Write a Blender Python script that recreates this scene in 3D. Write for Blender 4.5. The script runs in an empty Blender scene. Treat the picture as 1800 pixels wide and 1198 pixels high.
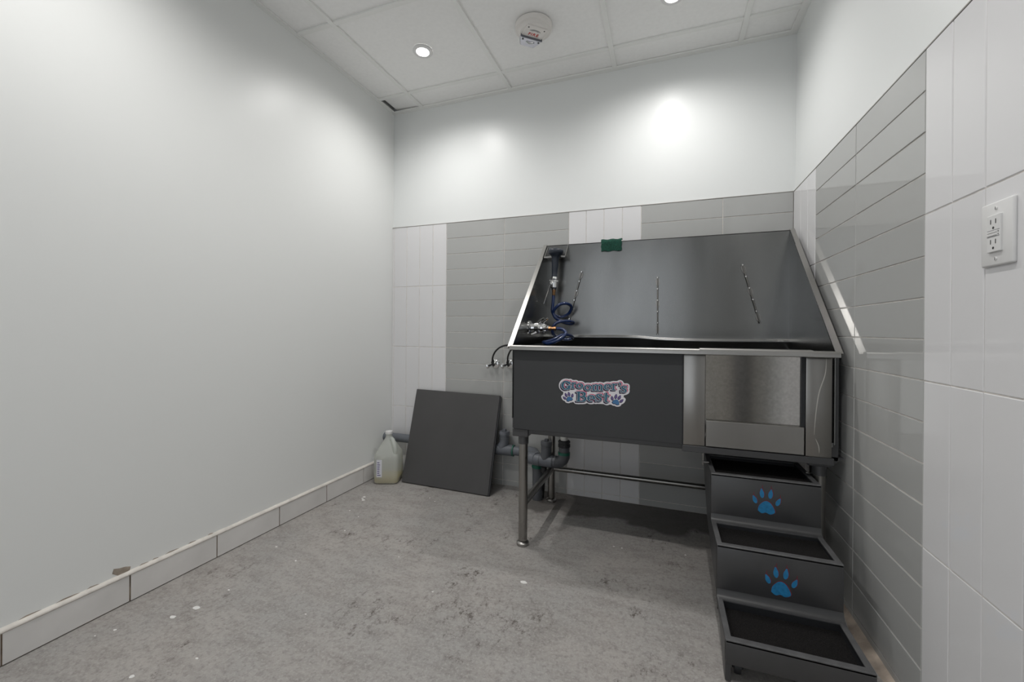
import bpy, bmesh, math, random
from mathutils import Vector, Matrix
random.seed(7)
S = bpy.context.scene
COL = S.collection
D = bpy.data

# ------------------------------------------------------------------ camera, world, light, exposure
W, H, T = 2.3084, 2.3915, 1.6221          # room width, ceiling height, top of the tiling
FRONT = -3.45                             # wall behind the camera
PITCH = 0.09937                           # tile row height
cam_d = D.cameras.new('camera')
cam = D.objects.new('camera', cam_d); COL.objects.link(cam)
yaw, pit, rol, foc = .3505, -.0011, .0073, 729.997
fw = Vector((-math.sin(yaw)*math.cos(pit), math.cos(yaw)*math.cos(pit), math.sin(pit)))
r1 = Vector((math.cos(yaw), math.sin(yaw), 0)); u1 = r1.cross(fw)
rr = math.cos(rol)*r1+math.sin(rol)*u1; uu = -math.sin(rol)*r1+math.cos(rol)*u1
M4 = Matrix.Identity(4)
for i in range(3):
    M4[i][0] = rr[i]; M4[i][1] = uu[i]; M4[i][2] = -fw[i]
M4.translation = Vector((1.7224, -2.3541, .9413))
cam.matrix_world = M4
cam_d.sensor_width = 36; cam_d.lens = foc*36/1800
cam_d.shift_y = -18.33/1800; cam_d.clip_start = .02
S.camera = cam

w = D.worlds.new('world'); S.world = w; w.use_nodes = True
w.node_tree.nodes['Background'].inputs[0].default_value = (.90, .95, 1, 1)
w.node_tree.nodes['Background'].inputs[1].default_value = .7

LAMPS = [(.531, -.482, 15), (1.749, -.432, 14.5), (.531, -1.71, 18), (1.749, -1.71, 18)]
for i, (x, y, e) in enumerate(LAMPS):
    ld = D.lights.new('downlight_lamp', 'SPOT'); ld.energy = e; ld.shadow_soft_size = .022
    ld.spot_size = math.radians(160); ld.spot_blend = .9; ld.color = (1, .985, .96)
    lo = D.objects.new('downlight_lamp', ld); COL.objects.link(lo); lo.location = (x, y, H-.012)
    lo['kind'] = 'helper'
S.view_settings.view_transform = 'Standard'; S.view_settings.look = 'None'
S.view_settings.gamma = 1; S.view_settings.use_curve_mapping = False
S.view_settings.exposure = 0.62
S.cycles.max_bounces = 12; S.cycles.diffuse_bounces = 6; S.cycles.glossy_bounces = 5
S.cycles.use_denoising = True

# ------------------------------------------------------------------ materials
def lin(c):
    return tuple(((v/255)/12.92 if v/255 <= .04045 else ((v/255+.055)/1.055)**2.4) for v in c)+(1,)

def mat(name, col, rough=.5, metal=0, spec=.5, noise=None, bump=None, coat=0, rnd=0, aniso=0, trans=0, emit=None, rnoise=None):
    """col linear rgb; noise=(scale, amount, stretch) tints; bump=(scale, strength, dist)"""
    m = D.materials.new(name); m.use_nodes = True
    nt = m.node_tree; b = nt.nodes['Principled BSDF']
    c = tuple(col[:3])+(1,)
    b.inputs['Base Color'].default_value = c
    b.inputs['Roughness'].default_value = rough; b.inputs['Metallic'].default_value = metal
    b.inputs['Specular IOR Level'].default_value = spec
    b.inputs['Coat Weight'].default_value = coat; b.inputs['Coat Roughness'].default_value = .08
    b.inputs['Transmission Weight'].default_value = trans
    if aniso:
        b.inputs['Anisotropic'].default_value = aniso; b.inputs['Anisotropic Rotation'].default_value = .25
        tg = nt.nodes.new('ShaderNodeTangent'); tg.direction_type = 'RADIAL'; tg.axis = 'Z'
        nt.links.new(tg.outputs[0], b.inputs['Tangent'])
    if emit:
        b.inputs['Emission Color'].default_value = tuple(emit[:3])+(1,); b.inputs['Emission Strength'].default_value = emit[3]
    N, L = nt.nodes.new, nt.links.new
    tc = N('ShaderNodeTexCoord')
    def noise_node(scale, stretch=(1, 1, 1), detail=5):
        mp = N('ShaderNodeMapping'); mp.inputs['Scale'].default_value = stretch
        L(tc.outputs['Object'], mp.inputs['Vector'])
        n = N('ShaderNodeTexNoise'); n.inputs['Scale'].default_value = scale; n.inputs['Detail'].default_value = detail
        L(mp.outputs[0], n.inputs['Vector']); return n
    out = None
    if noise:
        n = noise_node(noise[0], noise[2] if len(noise) > 2 else (1, 1, 1))
        mr = N('ShaderNodeMapRange'); mr.inputs[1].default_value = .3; mr.inputs[2].default_value = .7
        mr.inputs[3].default_value = 1-noise[1]; mr.inputs[4].default_value = 1+noise[1]
        L(n.outputs['Fac'], mr.inputs[0])
        mx = N('ShaderNodeVectorMath'); mx.operation = 'SCALE'; mx.inputs[0].default_value = c[:3]
        L(mr.outputs[0], mx.inputs['Scale']); out = mx.outputs[0]
    if rnd:
        oi = N('ShaderNodeObjectInfo'); mr = N('ShaderNodeMapRange')
        mr.inputs[3].default_value = 1-rnd; mr.inputs[4].default_value = 1+rnd
        L(oi.outputs['Random'], mr.inputs[0])
        mx = N('ShaderNodeVectorMath'); mx.operation = 'SCALE'
        if out: L(out, mx.inputs[0])
        else: mx.inputs[0].default_value = c[:3]
        L(mr.outputs[0], mx.inputs['Scale']); out = mx.outputs[0]
    if out: L(out, b.inputs['Base Color'])
    if rnoise:
        n = noise_node(rnoise[0], rnoise[2] if len(rnoise) > 2 else (1, 1, 1))
        mr = N('ShaderNodeMapRange'); mr.inputs[1].default_value = .3; mr.inputs[2].default_value = .7
        mr.inputs[3].default_value = rough-rnoise[1]; mr.inputs[4].default_value = rough+rnoise[1]
        L(n.outputs['Fac'], mr.inputs[0]); L(mr.outputs[0], b.inputs['Roughness'])
    if bump:
        n = noise_node(bump[0], bump[3] if len(bump) > 3 else (1, 1, 1))
        bp = N('ShaderNodeBump'); bp.inputs['Strength'].default_value = bump[1]; bp.inputs['Distance'].default_value = bump[2]
        L(n.outputs['Fac'], bp.inputs['Height']); L(bp.outputs[0], b.inputs['Normal'])
    return m

PAINT = mat('wall_paint', (.80, .81, .80), .38, spec=.36, bump=(2.2, .25, .006))
PAINT_HI = mat('wall_paint_upper', (.79, .805, .80), .36, spec=.38, bump=(2.2, .22, .006))
TILE_W = mat('white_tile', (.74, .735, .745), .06, rnd=.012, bump=(5, .05, .004))
TILE_G = mat('grey_tile', (.43, .433, .425), .06, rnd=.03, bump=(5, .05, .004))
TILE_S = mat('skirting_tile', (.70, .685, .67), .25, rnd=.03, noise=(9, .05))
GROUT = mat('grout', (.74, .70, .66), .8, noise=(30, .15))
GROUT_D = mat('dirty_grout', (.16, .12, .085), .9, noise=(25, .5))
GROUT_C = mat('painted_cap', (.74, .70, .65), .6, noise=(35, .12), bump=(60, .5, .002))
TRIM = mat('tile_edging_metal', (.42, .40, .38), .3, metal=.9)
CEIL_T = mat('ceiling_board', (.90, .895, .885), .85, noise=(60, .02), bump=(140, .25, .001))
CEIL_B = mat('ceiling_bar_enamel', (.84, .84, .82), .4)
DARKGAP = mat('dark_void', (.02, .02, .02), .9)
CHAR = mat('charcoal_coat', (.045, .045, .047), .38, spec=.75, bump=(260, .12, .001), noise=(3, .08))
APRON = mat('charcoal_apron', (.046, .047, .049), .5, spec=.4, bump=(320, .1, .0006), noise=(2, .06))
RUBBER = mat('black_rubber', (.018, .019, .022), .5)
NAVY = mat('navy_rubber', (.016, .022, .034), .4)
STEEL = mat('brushed_steel', (.235, .235, .23), .24, metal=1, rnoise=(4, .03, (2, 1, .6)), noise=(3, .07, (2.5, 1, .5)))
STEEL_S = mat('satin_steel', (.31, .30, .285), .30, metal=1, rnoise=(5, .04), noise=(4, .08, (1, 1, .3)))
STEEL_D = mat('splash_steel', (.36, .345, .325), .11, metal=1, noise=(140, .10))
STEEL_B = mat('polished_rim', (.40, .39, .375), .33, metal=1)
CHROME = mat('chrome', (.80, .80, .80), .09, metal=1)
BRASS = mat('brass', (.36, .20, .10), .34, metal=1)
HOSE = mat('blue_hose', (.008, .024, .095), .22, coat=.5)
BLACKH = mat('black_hose', (.012, .012, .013), .35)
PVC = mat('grey_pvc', (.135, .145, .165), .42, noise=(12, .1))
PVC_D = mat('dark_grey_pvc', (.085, .09, .10), .45, noise=(12, .1))
WPVC = mat('white_pvc', (.70, .70, .67), .4)
GREEN = mat('green_cement', (.006, .12, .075), .4)
PAD = mat('green_scourer', (.006, .055, .036), .95, noise=(220, .6), bump=(260, 1, .003))
PLASTIC = mat('white_plastic', (.74, .735, .73), .32)
DEVICE = mat('alarm_plastic', (.76, .73, .70), .4)
SLOT = mat('slot_dark', (.03, .03, .03), .6)
SHADE_P = mat('plate_seam', (.30, .30, .31), .6)
RED = mat('red_print', (.55, .03, .02), .5)
LENS = mat('clear_lens', (.62, .62, .68), .12, metal=.6)
RIMC = mat('sheen_charcoal_rim', (.095, .095, .098), .42, spec=.7, noise=(40, .2))  # charcoal lightened to paint in the overhead light the tray rims catch
GRIT = mat('grit_mat', (.012, .011, .011), .95, spec=.2, noise=(420, .9), bump=(420, 1, .003))
BOARD = mat('board_laminate', (.066, .064, .065), .5, noise=(4, .06), bump=(200, .1, .0005))
ST_W = mat('sticker_white', (.74, .72, .75), .4)
ST_P = mat('sticker_pink', (.60, .06, .16), .4)
ST_N = mat('sticker_navy', (.02, .012, .045), .4)
ST_T = mat('sticker_teal', (.025, .12, .19), .4, noise=(60, .3))
ST_V = mat('sticker_violet', (.13, .09, .25), .4)
ST_B = mat('sticker_blue', (.05, .17, .36), .4)
PAW = mat('paw_blue', (.02, .20, .42), .4, noise=(90, .2))
PAW_L = mat('paw_outline', (.16, .035, .05), .5)
JUGM = mat('jug_plastic', (.80, .82, .80), .35)
LIQ = mat('yellow_liquid', (.50, .36, .0), .2)
LABELM = mat('paper_label', (.70, .70, .75), .5)
INK = mat('label_ink', (.12, .10, .25), .6)
EMIT = mat('lamp_lens', (1, 1, 1), .5, emit=(1, .99, .97, 30))
CHIP = mat('bare_plaster', (.34, .29, .24), .9, noise=(40, .3))
SPECK = mat('paint_drip', (.80, .79, .77), .6)
SLABM = mat('added_slab_dark', (.05, .05, .055), .4)

# jug: translucent shell
def translucent(m, fac_tl, fac_tr):
    nt = m.node_tree; b = nt.nodes['Principled BSDF']; o = nt.nodes['Material Output']
    tl = nt.nodes.new('ShaderNodeBsdfTranslucent'); tl.inputs[0].default_value = (.85, .87, .82, 1)
    tp = nt.nodes.new('ShaderNodeBsdfTransparent'); tp.inputs[0].default_value = (.9, .92, .88, 1)
    m1 = nt.nodes.new('ShaderNodeMixShader'); m1.inputs[0].default_value = fac_tl
    m2 = nt.nodes.new('ShaderNodeMixShader'); m2.inputs[0].default_value = fac_tr
    nt.links.new(b.outputs[0], m1.inputs[1]); nt.links.new(tl.outputs[0], m1.inputs[2])
    nt.links.new(m1.outputs[0], m2.inputs[1]); nt.links.new(tp.outputs[0], m2.inputs[2])
    nt.links.new(m2.outputs[0], o.inputs['Surface'])
translucent(JUGM, .3, .42)

# floor: worn grey-painted concrete with scuffed brown patches
def floor_material():
    m = D.materials.new('worn_concrete'); m.use_nodes = True
    nt = m.node_tree; N, L = nt.nodes.new, nt.links.new; b = nt.nodes['Principled BSDF']
    tc = N('ShaderNodeTexCoord')
    def noise(sc, det=6, rough=.6, stretch=(1, 1, 1)):
        mp = N('ShaderNodeMapping'); mp.inputs['Scale'].default_value = stretch; L(tc.outputs['Object'], mp.inputs[0])
        n = N('ShaderNodeTexNoise'); n.inputs['Scale'].default_value = sc; n.inputs['Detail'].default_value = det
        n.inputs['Roughness'].default_value = rough; L(mp.outputs[0], n.inputs['Vector']); return n.outputs['Fac']
    def ramp(f, a, b_):
        mr = N('ShaderNodeMapRange'); mr.inputs[1].default_value = a; mr.inputs[2].default_value = b_; L(f, mr.inputs[0]); return mr.outputs[0]
    def mix(f, c1, c2):
        mx = N('ShaderNodeMix'); mx.data_type = 'RGBA'; L(f, mx.inputs[0])
        for k, c in ((6, c1), (7, c2)):
            if isinstance(c, tuple): mx.inputs[k].default_value = c+(1,)
            else: L(c, mx.inputs[k])
        return mx.outputs[2]
    def mul(a, b_):
        mm = N('ShaderNodeMath'); mm.operation = 'MULTIPLY'; L(a, mm.inputs[0])
        if isinstance(b_, float): mm.inputs[1].default_value = b_
        else: L(b_, mm.inputs[1])
        return mm.outputs[0]
    c = mix(ramp(noise(2.0, 8, .65), .38, .62), (.42, .392, .37), (.365, .352, .34))
    c = mix(mul(ramp(noise(7, 8, .7, (1, 2.2, 1)), .45, .66), .55), c, (.235, .215, .20))
    c = mix(mul(ramp(noise(60, 5, .75), .48, .66), .6), c, (.20, .185, .175))
    c = mix(mul(ramp(noise(130, 3, .6), .52, .66), .6), c, (.47, .45, .43))
    # scuffed dark patches towards the camera side and by the tub
    ds = N('ShaderNodeVectorMath'); ds.operation = 'DISTANCE'; ds.inputs[1].default_value = (1.05, -1.30, 0); L(tc.outputs['Object'], ds.inputs[0])
    near = N('ShaderNodeMapRange'); near.inputs[1].default_value = .62; near.inputs[2].default_value = .15; L(ds.outputs['Value'], near.inputs[0])
    wear = N('ShaderNodeMath'); wear.operation = 'MULTIPLY_ADD'; L(near.outputs[0], wear.inputs[0]); wear.inputs[1].default_value = .10; L(noise(3.2, 3, .5), wear.inputs[2])
    patch = ramp(wear.outputs[0], .535, .63)
    c = mix(mul(mul(patch, ramp(noise(15, 10, .85, (1.5, 1, 1)), .53, .60)), .85), c, (.075, .06, .05))
    # damp floor along the wall, with painted-in shade beneath the tub
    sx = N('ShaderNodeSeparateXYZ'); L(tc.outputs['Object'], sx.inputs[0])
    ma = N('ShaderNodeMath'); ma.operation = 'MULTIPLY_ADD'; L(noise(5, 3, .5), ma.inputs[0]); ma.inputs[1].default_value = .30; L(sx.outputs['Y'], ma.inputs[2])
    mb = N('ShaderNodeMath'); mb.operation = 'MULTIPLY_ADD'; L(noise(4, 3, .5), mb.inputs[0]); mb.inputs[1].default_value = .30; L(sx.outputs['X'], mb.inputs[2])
    damp_shade = mul(ramp(ma.outputs[0], -.13, -.09), ramp(mb.outputs[0], 1.15, 1.20))
    c = mix(mul(damp_shade, .72), c, (.075, .068, .062))
    # paint speckles
    v = N('ShaderNodeTexVoronoi'); v.inputs['Scale'].default_value = 9; L(tc.outputs['Object'], v.inputs['Vector'])
    mr = N('ShaderNodeMapRange'); mr.inputs[1].default_value = .028; mr.inputs[2].default_value = .02; L(v.outputs['Distance'], mr.inputs[0])
    c = mix(mul(mr.outputs[0], ramp(noise(5, 2), .5, .56)), c, (.6, .58, .55))
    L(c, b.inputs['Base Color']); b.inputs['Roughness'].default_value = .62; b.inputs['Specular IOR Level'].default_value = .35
    bp = N('ShaderNodeBump'); bp.inputs['Strength'].default_value = .5; bp.inputs['Distance'].default_value = .004
    L(noise(26, 8, .75), bp.inputs['Height']); L(bp.outputs[0], b.inputs['Normal'])
    return m
FLOOR = floor_material()

# ------------------------------------------------------------------ mesh helpers
def link(name, bm, m, parent=None, smooth=True, angle=35):
    me = D.meshes.new(name)
    bmesh.ops.recalc_face_normals(bm, faces=bm.faces)
    bm.to_mesh(me); bm.free()
    for mm in (m if isinstance(m, (list, tuple)) else [m]): me.materials.append(mm)
    if smooth:
        me.shade_smooth(); me.set_sharp_from_angle(angle=math.radians(angle))
    o = D.objects.new(name, me); COL.objects.link(o)
    if parent is not None: o.parent = parent
    return o

def inst(src, name, loc, parent=None, rot=None):
    o = src.copy(); COL.objects.link(o); o.name = name
    o.location = loc
    if rot is not None: o.rotation_euler = rot
    if parent is not None: o.parent = parent
    return o

def box(bm, a, b, bev=0, seg=1, mtx=None):
    x0, y0, z0 = a; x1, y1, z1 = b
    t = bmesh.new()
    vs = [t.verts.new(p) for p in ((x0, y0, z0), (x1, y0, z0), (x1, y1, z0), (x0, y1, z0), (x0, y0, z1), (x1, y0, z1), (x1, y1, z1), (x0, y1, z1))]
    for f in ((0, 3, 2, 1), (4, 5, 6, 7), (0, 1, 5, 4), (1, 2, 6, 5), (2, 3, 7, 6), (3, 0, 4, 7)): t.faces.new([vs[i] for i in f])
    if bev: bmesh.ops.bevel(t, geom=list(t.edges), offset=bev, segments=seg, affect='EDGES', profile=.5)
    return merge(bm, t, mtx)

def merge(bm, t, mtx=None):
    if mtx is not None: bmesh.ops.transform(t, matrix=mtx, verts=t.verts)
    me = D.meshes.new('tmp'); t.to_mesh(me); t.free(); bm.from_mesh(me); D.meshes.remove(me)
    return bm

def prism(bm, pts, axis, a, b, bev=0, mtx=None):
    """extrude a 2-D outline. axis 'x': pts=(y,z); 'y': pts=(x,z); 'z': pts=(x,y)"""
    def P(p, t):
        return {'x': (t, p[0], p[1]), 'y': (p[0], t, p[1]), 'z': (p[0], p[1], t)}[axis]
    t = bmesh.new()
    A = [t.verts.new(P(p, a)) for p in pts]; B = [t.verts.new(P(p, b)) for p in pts]
    t.faces.new(A); t.faces.new(B[::-1])
    n = len(pts)
    for i in range(n): t.faces.new((A[i], B[i], B[(i+1) % n], A[(i+1) % n]))
    bmesh.ops.recalc_face_normals(t, faces=t.faces)
    if bev: bmesh.ops.bevel(t, geom=list(t.edges), offset=bev, segments=1, affect='EDGES')
    return merge(bm, t, mtx)

def tube(bm, pts, r, n=16, caps=True, smooth_path=0):
    pts = [Vector(p) for p in pts]
    if smooth_path:
        out = []
        for i in range(len(pts)-1):
            p0 = pts[max(i-1, 0)]; p1 = pts[i]; p2 = pts[i+1]; p3 = pts[min(i+2, len(pts)-1)]
            for k in range(smooth_path):
                t = k/smooth_path
                out.append(.5*((2*p1)+(-p0+p2)*t+(2*p0-5*p1+4*p2-p3)*t*t+(-p0+3*p1-3*p2+p3)*t**3))
        out.append(pts[-1]); pts = out
    rs = r if isinstance(r, (list, tuple)) else [r]*len(pts)
    nrm = None; rings = []
    for i, p in enumerate(pts):
        d = (pts[min(i+1, len(pts)-1)]-pts[max(i-1, 0)]).normalized()
        if nrm is None:
            nrm = d.orthogonal().normalized()
        else:
            nrm = (nrm-d*nrm.dot(d))
            nrm = nrm.normalized() if nrm.length > 1e-6 else d.orthogonal().normalized()
        bn = d.cross(nrm)
        rings.append([bm.verts.new(p+(nrm*math.cos(2*math.pi*k/n)+bn*math.sin(2*math.pi*k/n))*rs[i]) for k in range(n)])
    for a, b in zip(rings, rings[1:]):
        for k in range(n): bm.faces.new((a[k], a[(k+1) % n], b[(k+1) % n], b[k]))
    if caps: bm.faces.new(rings[0][::-1]); bm.faces.new(rings[-1])
    return bm

def lathe(bm, prof, base=(0, 0, 0), axis=(0, 0, 1), n=24, caps=True):
    """prof=[(r,h)...] along axis from base"""
    ax = Vector(axis).normalized(); u = ax.orthogonal().normalized(); v = ax.cross(u); base = Vector(base)
    rings = [[bm.verts.new(base+ax*h+(u*math.cos(2*math.pi*k/n)+v*math.sin(2*math.pi*k/n))*max(r, 1e-4)) for k in range(n)] for r, h in prof]
    for a, b in zip(rings, rings[1:]):
        for k in range(n): bm.faces.new((a[k], a[(k+1) % n], b[(k+1) % n], b[k]))
    if caps: bm.faces.new(rings[0][::-1]); bm.faces.new(rings[-1])
    return bm

def one(f, *a, **k):
    bm = bmesh.new(); f(bm, *a, **k); return bm

def thing(name, label, cat, loc, group=None, rz=0):
    o = D.objects.new(name, None); COL.objects.link(o); o.location = loc; o.rotation_euler = (0, 0, rz)
    o.empty_display_size = .05
    o['label'] = label; o['category'] = cat
    if group: o['group'] = group
    return o

def struct(o, label=None):
    o['kind'] = 'structure'
    if label: o['label'] = label
    return o

# rel(): parts are built in room coordinates; this keeps them there under an Empty with a location
def put(name, bm, m, root, **k):
    """link a part whose mesh is in room coordinates under root (an unrotated Empty or a mesh part at its own location)"""
    base = Vector((0, 0, 0)); p = root
    while p is not None:
        base += p.location; p = p.parent
    bmesh.ops.translate(bm, verts=bm.verts, vec=-base)
    return link(name, bm, m, root, **k)

# ------------------------------------------------------------------ room shell
bm = one(box, (-.12, FRONT-.12, -.1), (W+.12, .12, 0))
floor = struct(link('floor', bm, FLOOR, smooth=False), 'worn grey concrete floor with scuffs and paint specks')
# flat paint drips on the floor: one uncountable scatter
bm = bmesh.new()
for (x, y, r) in ((.15, -.45, .011), (.156, -.47, .008), (.175, -.485, .012), (.253, -1.406, .013), (.227, -1.463, .012), (.126, -1.564, .006),
                  (.381, -1.652, .009), (.327, -1.072, .006), (.16, -1.02, .006), (.55, -.36, .004), (.50, -.33, .004), (1.524, -.496, .005),
                  (1.558, -.498, .004), (1.815, -.459, .004), (1.237, -.881, .014), (.29, -.66, .004), (.33, -.80, .005), (.20, -.62, .005),
                  (.48, -1.55, .005), (.62, -1.30, .004), (.95, -1.05, .004), (.26, -1.30, .005), (.10, -1.60, .004), (.7, -.9, .003)):
    n = 9; ph = random.random()*6
    pts = [(x+r*math.cos(ph+k*6.283/n)*random.uniform(.6, 1.15), y+.7*r*math.sin(ph+k*6.283/n)*random.uniform(.6, 1.15)) for k in range(n)]
    prism(bm, pts, 'z', -.001, .0008)
o = link('paint_spots', bm, SPECK, floor, smooth=False); o['kind'] = 'stuff'

# back wall, with painted upper zone a little behind the tile faces
bw = struct(link('wall_back', one(box, (-.12, .009, -.1), (W+.12, .13, H+.25)), PAINT_HI, smooth=False), 'back wall painted pale grey above tiles')
lw = struct(link('wall_left', one(box, (-.13, FRONT-.12, -.1), (0, .13, H+.25)), PAINT, smooth=False), 'left wall in plain pale grey satin paint')
rw = struct(link('wall_right', one(box, (W+.009, FRONT-.12, -.1), (W+.13, .13, H+.25)), PAINT_HI, smooth=False), 'right wall painted white above tiles')
bm = bmesh.new()
box(bm, (-.12, FRONT-.12, -.1), (.55, FRONT, H+.25)); box(bm, (1.95, FRONT-.12, -.1), (W+.12, FRONT, H+.25)); box(bm, (.55, FRONT-.12, 2.1), (1.95, FRONT, H+.25))
struct(link('wall_front', bm, PAINT, smooth=False), 'wall with open doorway behind the viewer')
bm = bmesh.new()
box(bm, (.50, FRONT-.125, 0), (.55, FRONT+.015, 2.15), .003); box(bm, (1.95, FRONT-.125, 0), (2.0, FRONT+.015, 2.15), .003); box(bm, (.50, FRONT-.125, 2.10), (2.0, FRONT+.015, 2.15), .003)
struct(link('trim_3', bm, CHAR), 'dark frame round the open doorway')
# unseen dark slab with a handle, added so its reflection streaks the steel
d1 = struct(link('added_dark_slab', one(box, (W-.03, -2.95, 0), (W+.012, -2.32, 2.05), .004), SLABM), 'unseen dark slab added for its streak in the steel')
put('added_slab_handle', one(tube, [(W-.03, -2.40, 1.0), (W-.07, -2.40, 1.0), (W-.07, -2.50, 1.0)], .009), CHROME, d1)

# grout beds carrying the tiles
gb = link('grout_bed', one(box, (0, .0022, 0), (W, .010, T-.001)), GROUT, bw, smooth=False)
gr = link('grout_bed', one(box, (W+.0022, FRONT, 0), (W+.010, 0, T-.001)), GROUT, rw, smooth=False)

protos = {}
def tile_mesh(wd, ht, kind, m):
    """face at y=0 looking to -y, origin at its lower left corner"""
    key = (round(wd, 4), round(ht, 4), kind, m.name)
    if key not in protos:
        g = .0013; be = .0014
        bm = bmesh.new()
        x0, x1, z0, z1 = g, wd-g, g, ht-g
        fr = [(x0+be, 0, z0+be), (x1-be, 0, z0+be), (x1-be, 0, z1-be), (x0+be, 0, z1-be)]
        md = [(x0, be, z0), (x1, be, z0), (x1, be, z1), (x0, be, z1)]
        bk = [(x0, .008, z0), (x1, .008, z0), (x1, .008, z1), (x0, .008, z1)]
        A, B, C_ = [[bm.verts.new(p) for p in q] for q in (fr, md, bk)]
        bm.faces.new(A)
        for P_, Q in ((A, B), (B, C_)):
            for k in range(4): bm.faces.new((P_[k], Q[k], Q[(k+1) % 4], P_[(k+1) % 4]))
        me = D.meshes.new('tile'); bmesh.ops.recalc_face_normals(bm, faces=bm.faces); bm.to_mesh(me); bm.free()
        me.materials.append(m); protos[key] = me
    return protos[key]

def tile(wall, kind, u, z, wd, ht, m, side):
    o = D.objects.new('tile', tile_mesh(wd, ht, kind, m)); COL.objects.link(o); o.parent = wall
    jit = random.uniform(-.0003, .0003)
    tilt = random.uniform(-.0012, .0012); tl2 = random.uniform(-.0012, .0012)
    if side == 'back': o.location = (u, jit, z); o.rotation_euler = (tl2, 0, tilt)
    else:   # right wall: u runs towards the camera (negative y)
        o.location = (W+jit, u, z); o.rotation_euler = (tl2, 0, -math.pi/2+tilt)
    return o

def grey_block(wall, us, side, top=T):
    rows = int(top/PITCH)
    for (u, wd) in us:
        for r in range(rows): tile(wall, 'g', u, top-(r+1)*PITCH, wd, PITCH, TILE_G, side)
        tile(wall, 'g', u, 0, wd, top-rows*PITCH, TILE_G, side)

def white_block(wall, us, side, top=T):
    for (u, wd) in us:
        for r in range(4): tile(wall, 'w', u, top-(r+1)*4*PITCH, wd, 4*PITCH, TILE_W, side)
        tile(wall, 'w', u, 0, wd, top-16*PITCH, TILE_W, side)

P4 = .3975
XG = .4103
white_block(bw, [(XG-(k+1)*PITCH, PITCH) for k in range(4)]+[(0, XG-4*PITCH)], 'back')
grey_block(bw, [(XG, P4), (XG+P4, P4)], 'back')
white_block(bw, [(XG+2*P4+k*P4/4, P4/4) for k in range(4)], 'back')
grey_block(bw, [(XG+3*P4, P4), (XG+4*P4, W-XG-4*P4)], 'back')
# right wall: columns measured from the corner towards the camera
RY = .3852; y0 = -.3085
white_block(rw, [(0, .0105)]+[(-.0105-k*PITCH, PITCH) for k in range(3)], 'right')
grey_block(rw, [(y0, RY), (y0-RY, RY)], 'right')
ye = y0-2*RY
white_block(rw, [(ye-k*PITCH, PITCH) for k in range(4)], 'right')
ye -= 4*PITCH
grey_block(rw, [(ye, P4), (ye-P4, P4)], 'right')
ye -= 2*P4
struct(link('trim_1', one(box, (0, -.0012, T-.001), (W, .009, T+.0022)), TRIM, smooth=False), 'thin metal edging along the back tiles')
struct(link('trim_2', one(box, (W-.0012, ye, T-.001), (W+.009, 0, T+.0022)), TRIM, smooth=False), 'thin metal edging along the right tiles')

bm = bmesh.new(); nn = 70; R_ = []
for i in range(nn+1):
    y = -2.6*i/nn; wd = .020+.012*math.sin(i*.35)+random.uniform(-.004, .004)
    R_.append([bm.verts.new(p) for p in ((W-wd, y, -.001), (W-wd*.6, y, .003), (W-.002, y, .012), (W+.004, y, .013))])
for a, b in zip(R_, R_[1:]):
    for k in range(3): bm.faces.new((a[k], a[k+1], b[k+1], b[k]))
struct(link('trim_4', bm, mat('tan_floor_grout', (.40, .335, .28), .9, noise=(14, .45))), 'stained tan grout fillet along the right wall')
# left skirting of cut tiles with a painted cap
bb = struct(link('baseboard_left', one(box, (0, FRONT, .002), (.0085, 0, .094)), GROUT_D, smooth=False), 'tiled skirting along the left wall')
SL, SH = .295, .0917
sk = bmesh.new(); box(sk, (0, .0018, 0), (.0085, SL-.0018, SH-.003), .001)
sm = link('tile', sk, TILE_S, bb); sm.location = (.0015, -.5792, .003)
for k in range(-1, 10):
    if k == 0: continue
    y = -.5792-k*SL
    inst(sm, 'tile', (.0015+random.uniform(-.0004, .0006), y, .003), bb, rot=(0, 0, random.uniform(-.003, .003)))
bm = bmesh.new(); box(bm, (.0015, .0012, 0), (.0100, .2792+.0-.0012, SH-.003), .001)
o = link('tile', bm, TILE_S, bb); o.location = (0, -.2842, .003)
bm = bmesh.new()
n = 90; prof = [(0, .092), (.0105, .092), (.0125, .0955), (.0105, .100), (.004, .104), (0, .105)]
rings = []
for i in range(n+1):
    y = FRONT+(-FRONT)*i/n; j = random.uniform(-.0008, .0008)
    rings.append([bm.verts.new((a+(j if a > 0 else 0), y, b+j)) for a, b in prof])
for a, b in zip(rings, rings[1:]):
    for k in range(len(prof)-1): bm.faces.new((a[k], a[k+1], b[k+1], b[k]))
link('cap', bm, GROUT_C, bb, angle=80)
# broken paint above the skirting
pts = [(-1.510, .119), (-1.506, .133), (-1.490, .127), (-1.474, .124), (-1.459, .117), (-1.461, .107), (-1.474, .101), (-1.49, .100)]
o = put('chipped_patch', one(prism, pts, 'x', -.001, .0012), CHIP, lw, smooth=False)
o['label'] = 'chipped bare plaster patch above the skirting'
bm = bmesh.new()
for y, l in ((-1.42, .02), (-1.385, .014), (-1.33, .03), (-1.26, .02), (-1.56, .02), (-1.62, .035), (-1.70, .03), (-1.19, .014), (-1.8, .03)):
    prism(bm, [(y-l, .103), (y-l*.3, .1085), (y+l*.5, .107), (y+l, .1035)], 'x', -.001, .0009)
put('flaked_edge', bm, CHIP, lw, smooth=False)

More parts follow.
